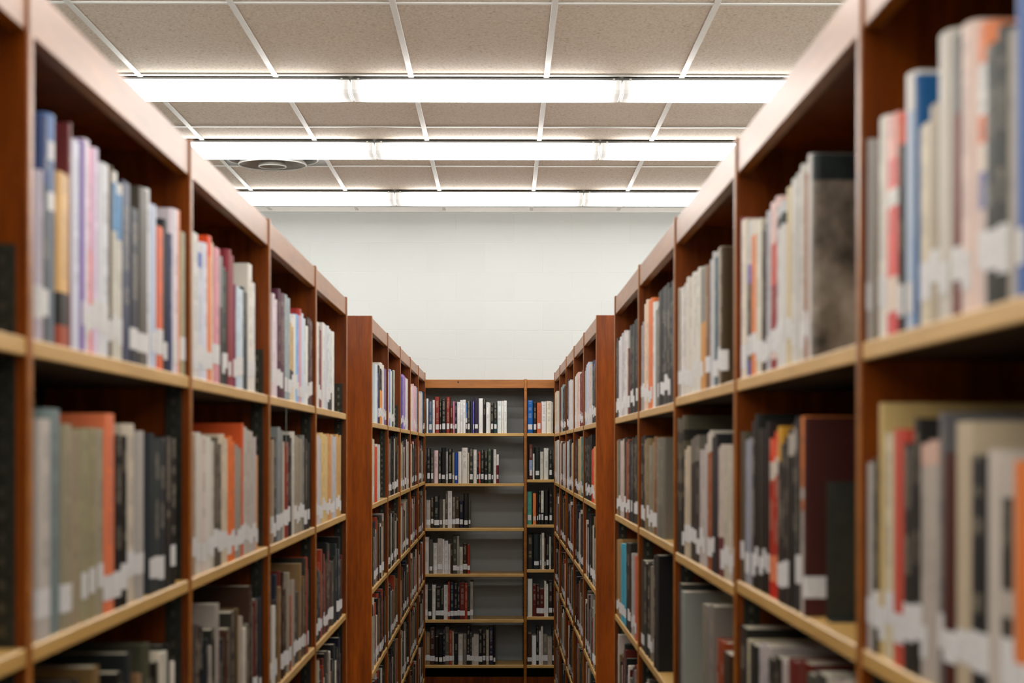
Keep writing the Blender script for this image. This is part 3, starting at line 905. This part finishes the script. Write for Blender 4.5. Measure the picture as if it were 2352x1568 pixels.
# ---------- front right row, third shelf
R3 = -.550
G3 = 1.35
row('right', True, 4, R3, [
 (1408, 1411, 1236, K), (1411, 1425, 1236, (152, 116, 66)), (1425, 1437, 1246, (50, 150, 175)), (1437, 1448, 1245, (28, 26, 20)), (1448, 1457, 1270, (150, 145, 140)), (1457, 1461, 1277, (190, 90, 70)),
], ind=True, gain=G3, shelf_id='third shelf, fifth bay, front right row', tmax=.07)
row('right', True, 3, R3, [
 (1467, 1478, 1287, (48, 42, 28)), (1478, 1491, 1290, (36, 32, 22)), (1491, 1501, 1297, (132, 122, 106)), (1501, 1512, 1273, (18, 16, 11), dict(dp=.26, label=0)),
], ind=True, gain=G3, shelf_id='third shelf, fourth bay, front right row', tmax=.08)
row('right', True, 2, R3, [
 (1557, 1564, 1340, (60, 62, 58), dict(dp=.26, one=1)), (1564, 1572, 1358, (130, 134, 128), dict(dp=.24, one=1)), (1612, 1640, 1384, (120, 112, 104), dict(dp=.2)), (1640, 1660, 1470, (150, 62, 20)), (1660, 1675, 1500, (60, 40, 20)),
], ind=True, gain=G3, shelf_id='third shelf, third bay, front right row', tmax=.06)
row('right', True, 1, R3, [
 (1692, 1712, 1440, (40, 38, 30), dict(dp=.25)), (1712, 1722, 1470, (176, 166, 140)), (1722, 1735, 1480, (36, 34, 28)), (1735, 1765, 1476, (168, 160, 158)), (1765, 1790, 1505, (40, 34, 26)), (1790, 1806, 1520, (165, 155, 150)), (1806, 1850, 1512, (110, 30, 15)), (1850, 1890, 1540, (70, 68, 60)),
 (1890, 1950, 1550, (160, 150, 140))], ind=True, gain=G3, shelf_id='third shelf, second bay, front right row', tmax=.06)
# ---------- rear rows, upper shelves
FL = .108
row('left', False, 0, FL, [(852, 854.2, 818, (205, 205, 208), dict(one=1)), (865.2, 867.2, 838, (200, 212, 238), dict(dp=.235, one=1, label=0)), (867.3, 871, 851, (50, 52, 140)), (871, 874, 840, (25, 25, 25)), (874, 878, 834, (225, 140, 60), dict(bands=[(.55, (225, 140, 60)), (.9, (40, 36, 30)), (1, (215, 210, 200))])), (878, 883, 836, (205, 200, 198)), (883, 887, 847, (120, 100, 140))], ind=False, tmax=.045)
row('left', False, 1, FL, [(890, 895, 850, (205, 200, 218)), (895, 898, 848, (95, 105, 190)), (898, 902, 850, (205, 208, 210)), (902, 905, 851, (60, 90, 75)), (905, 907, 851, (190, 190, 185))], ind=False, tmax=.05)
row('left', False, 2, FL, [(921, 925, 865, (70, 70, 150)), (925, 931, 862, (150, 118, 184)), (931, 935, 868, (210, 208, 204)), (935, 938, 870, (205, 200, 190))], ind=False, tmax=.05)
row('left', False, 3, FL, [(945, 950, 884, (215, 200, 190)), (950, 956, 884, (215, 175, 188)), (956, 959, 888, (150, 160, 175))], ind=False, tmax=.05)
row('left', False, 4, FL, [(963, 968, 901, (228, 198, 185)), (968, 971, 900, (180, 190, 205)), (971, 974, 900, (60, 75, 85)), (974, 977, 900, (35, 35, 40))], ind=False, tmax=.05)
row('right', False, 4, FL, [(1271, 1275, 902, W), (1275, 1278, 899, (215, 190, 150)), (1278, 1281, 899, W)], ind=False, tmax=.05)
row('right', False, 3, FL, [(1283, 1287, 892, (50, 55, 55)), (1287, 1292, 885, (130, 150, 155)), (1292, 1297, 888, (40, 40, 38))], ind=False, tmax=.05)
row('right', False, 2, FL, [(1301, 1305, 872, (50, 35, 35)), (1305, 1309, 873, (195, 195, 198)), (1309, 1313, 876, W), (1313, 1317, 874, (200, 195, 190))], ind=False, tmax=.05)
row('right', False, 1, FL, [(1320, 1325, 860, W), (1325, 1328, 855, (225, 180, 160)), (1328, 1331, 856, W), (1331, 1338, 852, (132, 28, 16))], ind=False, tmax=.055)
row('right', False, 0, FL, [(1341, 1346, 845, (165, 165, 165)), (1346, 1351, 833, (190, 200, 215)), (1351, 1355, 838, (215, 185, 175)), (1355, 1359, 838, (190, 190, 192)), (1359, 1363, 828, (26, 26, 28)), (1363, 1367, 828, (30, 34, 70), dict(bands=[(.88, (22, 22, 20)), (1, (42, 52, 135))]))], ind=False, tmax=.055)
FM = -.212
row('right', False, 4, FM, [(1271, 1275, 1013, (190, 160, 120)), (1275, 1278, 1012, (185, 190, 200)), (1278, 1281, 1010, W)], ind=False, gain=G2, tmax=.05)
row('right', False, 3, FM, [(1284, 1288, 1013, W), (1288, 1293, 1014, (110, 60, 35)), (1293, 1298, 1016, (185, 180, 180))], ind=False, gain=G2, tmax=.05)
row('right', False, 2, FM, [(1302, 1307, 1010, (190, 190, 195)), (1307, 1312, 1008, K), (1312, 1317, 1016, (200, 185, 150))], ind=False, gain=G2, tmax=.05)
row('right', False, 1, FM, [(1320, 1327, 1010, (70, 35, 18)), (1327, 1333, 1003, (190, 160, 110)), (1333, 1338, 1001, (20, 128, 132))], ind=False, gain=G2, tmax=.055)
row('right', False, 0, FM, [(1342, 1350, 1004, (36, 36, 30)), (1350, 1357, 998, K), (1357, 1363, 1028, (212, 62, 30)), (1363, 1367, 1025, (225, 150, 90))], ind=False, gain=G2, tmax=.05)
row('left', False, 0, FM, [(852, 855, 1006, W), (855, 861, 1008, (200, 190, 170)), (861, 867, 1022, (205, 65, 30)), (867, 875, 1020, W)], ind=False, gain=G2, tmax=.05)

# random fill for what the photograph shows only as many dark spines, or hides behind the graphic
DARKS = [(30, 27, 22), (22, 20, 16), (45, 40, 32), (60, 55, 46), (90, 84, 70), (70, 40, 24), (110, 30, 18), (120, 112, 100), (150, 142, 128), (182, 174, 164), (40, 50, 52), (130, 100, 60), (165, 60, 30), (34, 40, 60), (205, 196, 184)]
def fill(place, a0, a1, z, gain, pal=DARKS, tr=(.016, .048), hr=(.18, .27), wall_gap=.1, avg_dp=None):
    side, X = place
    a = a0
    stop = a1 - rng.uniform(.0, wall_gap)
    while True:
        T = rng.uniform(*tr)
        if a + T > stop: break
        H = rng.uniform(*hr)
        add_book((side, X + rng.uniform(0, .007), a, z + .0005), '', False, T - .0006, H, min(.235, H * .72), jit(rng.choice(pal), 10), None,
                 1 if rng.random() < .85 else 0, rng.uniform(.02, .03), gain, rng.random() < .5)
        a += T
for side in ('left', 'right'):
    X, y0, _ = sideinfo[side]['near']
    for b in range(5):
        lv = levels(True, side, b)
        a0 = y0 + D * (b - 1) + UT / 2 + .006
        a1 = a0 + D - UT - .012
        for li in range(6):
            if side == 'right' and (li < 2 or (li == 2 and b > 0)): continue
            if side == 'left' and li < 2 and b > 0: continue
            if side == 'left' and b == 0 and li < 2: a1x = a0 + .55
            else: a1x = a1
            if b == 0 and li > 2: continue
            fill((side, X + .006), a0, a1x, EYE + lv[li], 1.0 + .12 * li)
    X, y0, _ = sideinfo[side]['far']
    for b in range(5):
        lv = levels(False, side, b)
        a0 = y0 + D * b + UT / 2 + .006
        a1 = a0 + D - UT - .012
        for li in range(1, 6):
            if side == 'right' and li == 1: continue
            if side == 'left' and li == 1 and b == 0: continue
            pal = DARKS if li > 1 else DARKS + [W, (200, 170, 110), (205, 196, 184), (215, 190, 150)]
            fill((side, X + .006), a0, a1, EYE + lv[li], .95 + .1 * li, pal, hr=(.19, .28))

# ---------- end wall bookcases (front view: columns give the books' place directly)
def back_row(entries, shelf_rel, scale, ox, oy, ind, gain, shelf_id, x_end):
    Zs = BACKY + .018
    for k, e in enumerate(entries):
        x0, x1, yt, c = e[:4]
        op = e[4] if len(e) > 4 else {}
        pa, pb, py = x0 / scale + ox, x1 / scale + ox, yt / scale + oy
        xa, xb = (pa - HX) / F * Zs, (pb - HX) / F * Zs
        H = (HY - py) / F * Zs - shelf_rel
        T = xb - xa - .0008
        H = max(.12, min(.3, H))
        add_book(('back', Zs + rng.uniform(-.003, .004), xa, EYE + shelf_rel + .0005), shelf_id, ind, max(T, .006), H, min(.2, H * .72), c, op.get('bands'),
                 op.get('label', 3 if sum(c) < 560 and not (r_ := rng.random()) > .93 else 0), rng.uniform(.024, .032), gain, op.get('hard', True))
BR = (150, 55, 45)
back_row([
 (137, 170, 465, (228, 226, 222)), (173, 235, 512, (72, 92, 126)), (238, 276, 490, (222, 222, 218)), (278, 351, 437, BR), (352, 384, 508, (24, 22, 22)), (386, 458, 468, (32, 32, 36)), (460, 523, 437, BR),
 (524, 573, 592, (96, 36, 16)), (574, 601, 512, (190, 112, 132)), (602, 639, 522, (34, 38, 66)), (640, 690, 520, (224, 222, 218)), (690, 735, 490, (226, 224, 220)), (735, 781, 485, (226, 224, 220)),
 (782, 805, 542, (60, 102, 172), dict(bands=[(.35, (30, 34, 60)), (.5, (215, 215, 215)), (1, (62, 104, 172))])), (805, 856, 508, (60, 60, 58)), (858, 900, 446, (50, 50, 66)), (900, 921, 515, (92, 92, 190)), (922, 990, 462, (50, 36, 66)),
 (992, 1068, 462, (224, 216, 220)), (1070, 1112, 468, (32, 28, 26)), (1115, 1166, 525, (224, 222, 214)), (1166, 1188, 535, (214, 214, 208)), (1190, 1236, 536, (30, 22, 22)),
 (1238, 1298, 530, (26, 34, 36), dict(bands=[(.35, (28, 70, 72)), (1, (26, 32, 34))])), (1300, 1371, 505, (206, 212, 222)), (1372, 1406, 503, (232, 228, 206)), (1407, 1455, 497, (228, 226, 218)),
], .113, 7.127, 960, 850, True, 1.3, 'upper shelf of the end wall bookcase', 0)
back_row([
 (1783, 1886, 492, (12, 92, 172)), (1887, 1946, 525, (30, 28, 32)), (1948, 2016, 530, (192, 96, 58)), (2020, 2104, 512, (218, 218, 214)), (2106, 2190, 505, (240, 206, 190)), (2191, 2206, 520, (225, 215, 205)),
], .113, 7.127, 960, 850, True, 1.3, 'upper shelf of the narrow bay on the end wall', 0)
back_row([
 (115, 160, 55, (40, 40, 46)), (165, 203, 105, (90, 84, 76)), (205, 262, 80, (225, 195, 195)), (264, 298, 100, (60, 60, 60)), (300, 355, 45, (24, 24, 22)), (357, 388, 95, (150, 145, 140)), (390, 440, 60, (26, 26, 24)), (442, 470, 108, (150, 140, 110)),
 (472, 512, 110, (20, 70, 170)), (515, 562, 95, (218, 214, 208)), (564, 640, 45, (216, 212, 204)), (642, 660, 110, (205, 190, 165)), (662, 712, 45, (60, 56, 50)), (712, 757, 70, (216, 214, 206)), (757, 782, 120, (40, 36, 34)),
 (782, 806, 95, (190, 72, 56)), (808, 852, 70, (18, 34, 28)), (855, 898, 95, (26, 24, 16), dict(bands=[(.85, (30, 26, 14)), (1, (30, 28, 20))])), (900, 945, 50, (66, 90, 70)), (946, 970, 70, (28, 28, 26)), (971, 1008, 65, (214, 212, 204)),
 (1009, 1042, 130, (120, 20, 34), dict(bands=[(.62, (120, 20, 34)), (1, (214, 210, 204))])),
], -.227, 5.6, 960, 1020, True, 1.15, 'second shelf of the end wall bookcase', 0)
back_row([
 (1430, 1475, 2, (120, 84, 78), dict(bands=[(.25, (80, 36, 34)), (.55, (140, 160, 190)), (1, (110, 62, 52))])), (1477, 1501, 120, (212, 210, 204)), (1505, 1570, 40, (34, 44, 36)), (1572, 1619, 95, (198, 196, 184)), (1621, 1682, 48, (212, 210, 200)), (1685, 1730, 75, (24, 40, 32)),
], -.200, 5.6, 960, 1020, True, 1.15, 'second shelf of the narrow bay on the end wall', 0)
back_row([
 (1402, 1468, 610, (74, 152, 132)), (1480, 1525, 630, (240, 126, 70)), (1530, 1550, 605, (24, 22, 18)), (1551, 1582, 600, (24, 22, 18)), (1584, 1620, 598, (190, 188, 178), dict(bands=[(.35, (26, 24, 20)), (1, (200, 198, 188))])),
 (1625, 1680, 600, (28, 26, 20)), (1688, 1732, 578, (26, 26, 26)),
], -.506, 5.6, 960, 1020, False, 1.3, '', 0)
back_row([
 (1410, 1480, 1165, (50, 46, 40)), (1485, 1570, 1160, (30, 44, 40)), (1572, 1590, 1160, (120, 118, 110)), (1592, 1628, 1140, (190, 186, 176)), (1630, 1646, 1205, (90, 56, 34)), (1650, 1688, 1180, (28, 26, 22)), (1690, 1715, 1190, (190, 186, 176)), (1716, 1732, 1180, (40, 36, 30)),
], -.81, 5.6, 960, 1020, False, 1.4, '', 0)
for k, xa in enumerate((BX - 2 * D, BX - D, BX, BX + D)):
    for li in range(6):
        if k == 1 and li < 2: continue
        if k == 2 and li < 4:
            a0 = .43
        else: a0 = xa + UT / 2 + .006
        rel = BSH[1 if k >= 2 else 0][li]
        fill(('back', BACKY + .018), a0, xa + D - UT - .02, EYE + rel, .8 + .12 * li, DARKS + [W, W], (.012, .034), (.18, .26), .35)

# ---------- build the individual books with labels that single each one out
def size_word(b):
    if b['T'] < .019: return 'slim'
    if b['T'] > .048: return 'thick'
    if b['H'] > .285: return 'tall'
    if b['H'] < .19: return 'short'
    return ''
by_shelf = {}
for b in BOOKS: by_shelf.setdefault(b['shelf'], []).append(b)
for sid, bs in by_shelf.items():
    bs.sort(key=lambda q: q['ys'])
    cnt = {}
    for b in bs:
        b['cn'] = cname(b['c']); cnt.setdefault(b['cn'], []).append(b)
    for cn, grp in cnt.items():
        for i, b in enumerate(grp):
            sw = size_word(b)
            end = 'from the near end' if 'end wall' not in sid else 'from the left'
            if len(grp) == 1:
                lab = ' '.join(x for x in (sw, cn, 'book, the only', cn, 'one on the', sid) if x)
            else:
                lab = '%s %s book %s, %s' % (ordn[i], cn, end, sid)
            ws = lab.replace(',', ' ').split()
            if len(ws) > 16: lab = lab.replace(', the only ' + cn + ' one on the ', ' on the ')
            b['label'] = lab
for b in BOOKS:
    cover, pages, lb = b['geo']
    root_me = me_from('cover', cover[0], cover[1], [M[b['mat']]])
    fill_attr(root_me, cover[3], cover[4])
    r = empty('book', b['mw'].to_translation())
    r.rotation_euler = b['mw'].to_euler()
    tag(r, b['label'], 'book', 'books on the ' + b['shelf'])
    link('cover', root_me, r)
    link('page_block', me_from('page_block', pages[0], pages[1], [M['pages']]), r)
    if lb: link('spine_label', me_from('spine_label', lb[0], lb[1], [M['label']]), r)
print('individual books', len(BOOKS), 'mass faces', len(MASS['F']))
me = me_from('shelved_books', MASS['V'], MASS['F'], [M['book'], M['pages'], M['label']], MASS['MI'])
fill_attr(me, MASS['T'], MASS['U'])
tag(link('shelved_books', me), 'remaining library books packed on the rear and low shelves of all bookcases', 'books', None, 'stuff')

# ------------------------------------------------------------------ bookends
def bookend(lab, side, X, y, z, w=.12, h=.175, mat='bookend'):
    bm = bmesh.new()
    box_bm(bm, 0, .0016, 0, w, 0, h, .0006)
    r = empty('bookend', (0, 0, 0))
    tag(r, lab, 'bookend', 'metal bookends')
    link('upright_plate', bm_me('upright_plate', bm, [M[mat]]), r)
    bm = bmesh.new()
    if side == 'right': box_bm(bm, -.028, -.0001, 0, w, 0, .0014, .0004)
    else: box_bm(bm, .0017, .1, 0, w, 0, .0014, .0004)
    link('base_plate', bm_me('base_plate', bm, [M[mat]]), r)
    if side == 'left': r.rotation_euler = (0, 0, PI / 2); r.location = (-X, y, z)
    elif side == 'right': r.rotation_euler = (0, 0, PI / 2); r.location = (X + w, y, z)
    else: r.location = (X, y, z)
    return r
bookend('olive metal bookend beside the tall grey book, upper shelf, front right row', 'right', XR + .045, 2.155, EYE + R1 + .0006, mat='bookend_olive')
bookend('black metal bookend beside the dark red book, middle shelf, front right row', 'right', XR + .022, 2.15, EYE + R2 + .0006)
bookend('grey metal bookend at the end of the upper books, end wall bookcase', 'back', (1166.5 - HX) / F * BACKY, BACKY + .03, EYE + .1136, .11, .15, 'bookend_grey')
bookend('grey metal bookend at the end of the second shelf books, end wall bookcase', 'back', (1147.5 - HX) / F * BACKY, BACKY + .03, EYE - .2264, .11, .16, 'bookend_grey')

# a thin grey ribbon hanging over the shelf edge
bm = bmesh.new()
pts = [(.0045, .012), (.003, -.004), (.003, -.030), (.004, -.070), (.007, -.105)]
prev = None
for w_, z_ in pts:
    cur = [bm.verts.new((0, -w_, z_)), bm.verts.new((0, w_, z_)), bm.verts.new((-.0009, w_, z_)), bm.verts.new((-.0009, -w_, z_))]
    if prev:
        for i in range(4): bm.faces.new((prev[i], prev[(i + 1) % 4], cur[(i + 1) % 4], cur[i]))
    else: bm.faces.new(cur)
    prev = cur
bm.faces.new(prev[::-1])
M['ribbon'] = plain('grey green ribbon', (.16, .18, .16), .5)
tag(link('ribbon', bm_me('ribbon', bm, [M['ribbon']]), None, (-XL - .0035, 4.13, EYE + .112)), 'thin grey ribbon hanging over the upper shelf edge, fourth bay, front left row', 'ribbon')
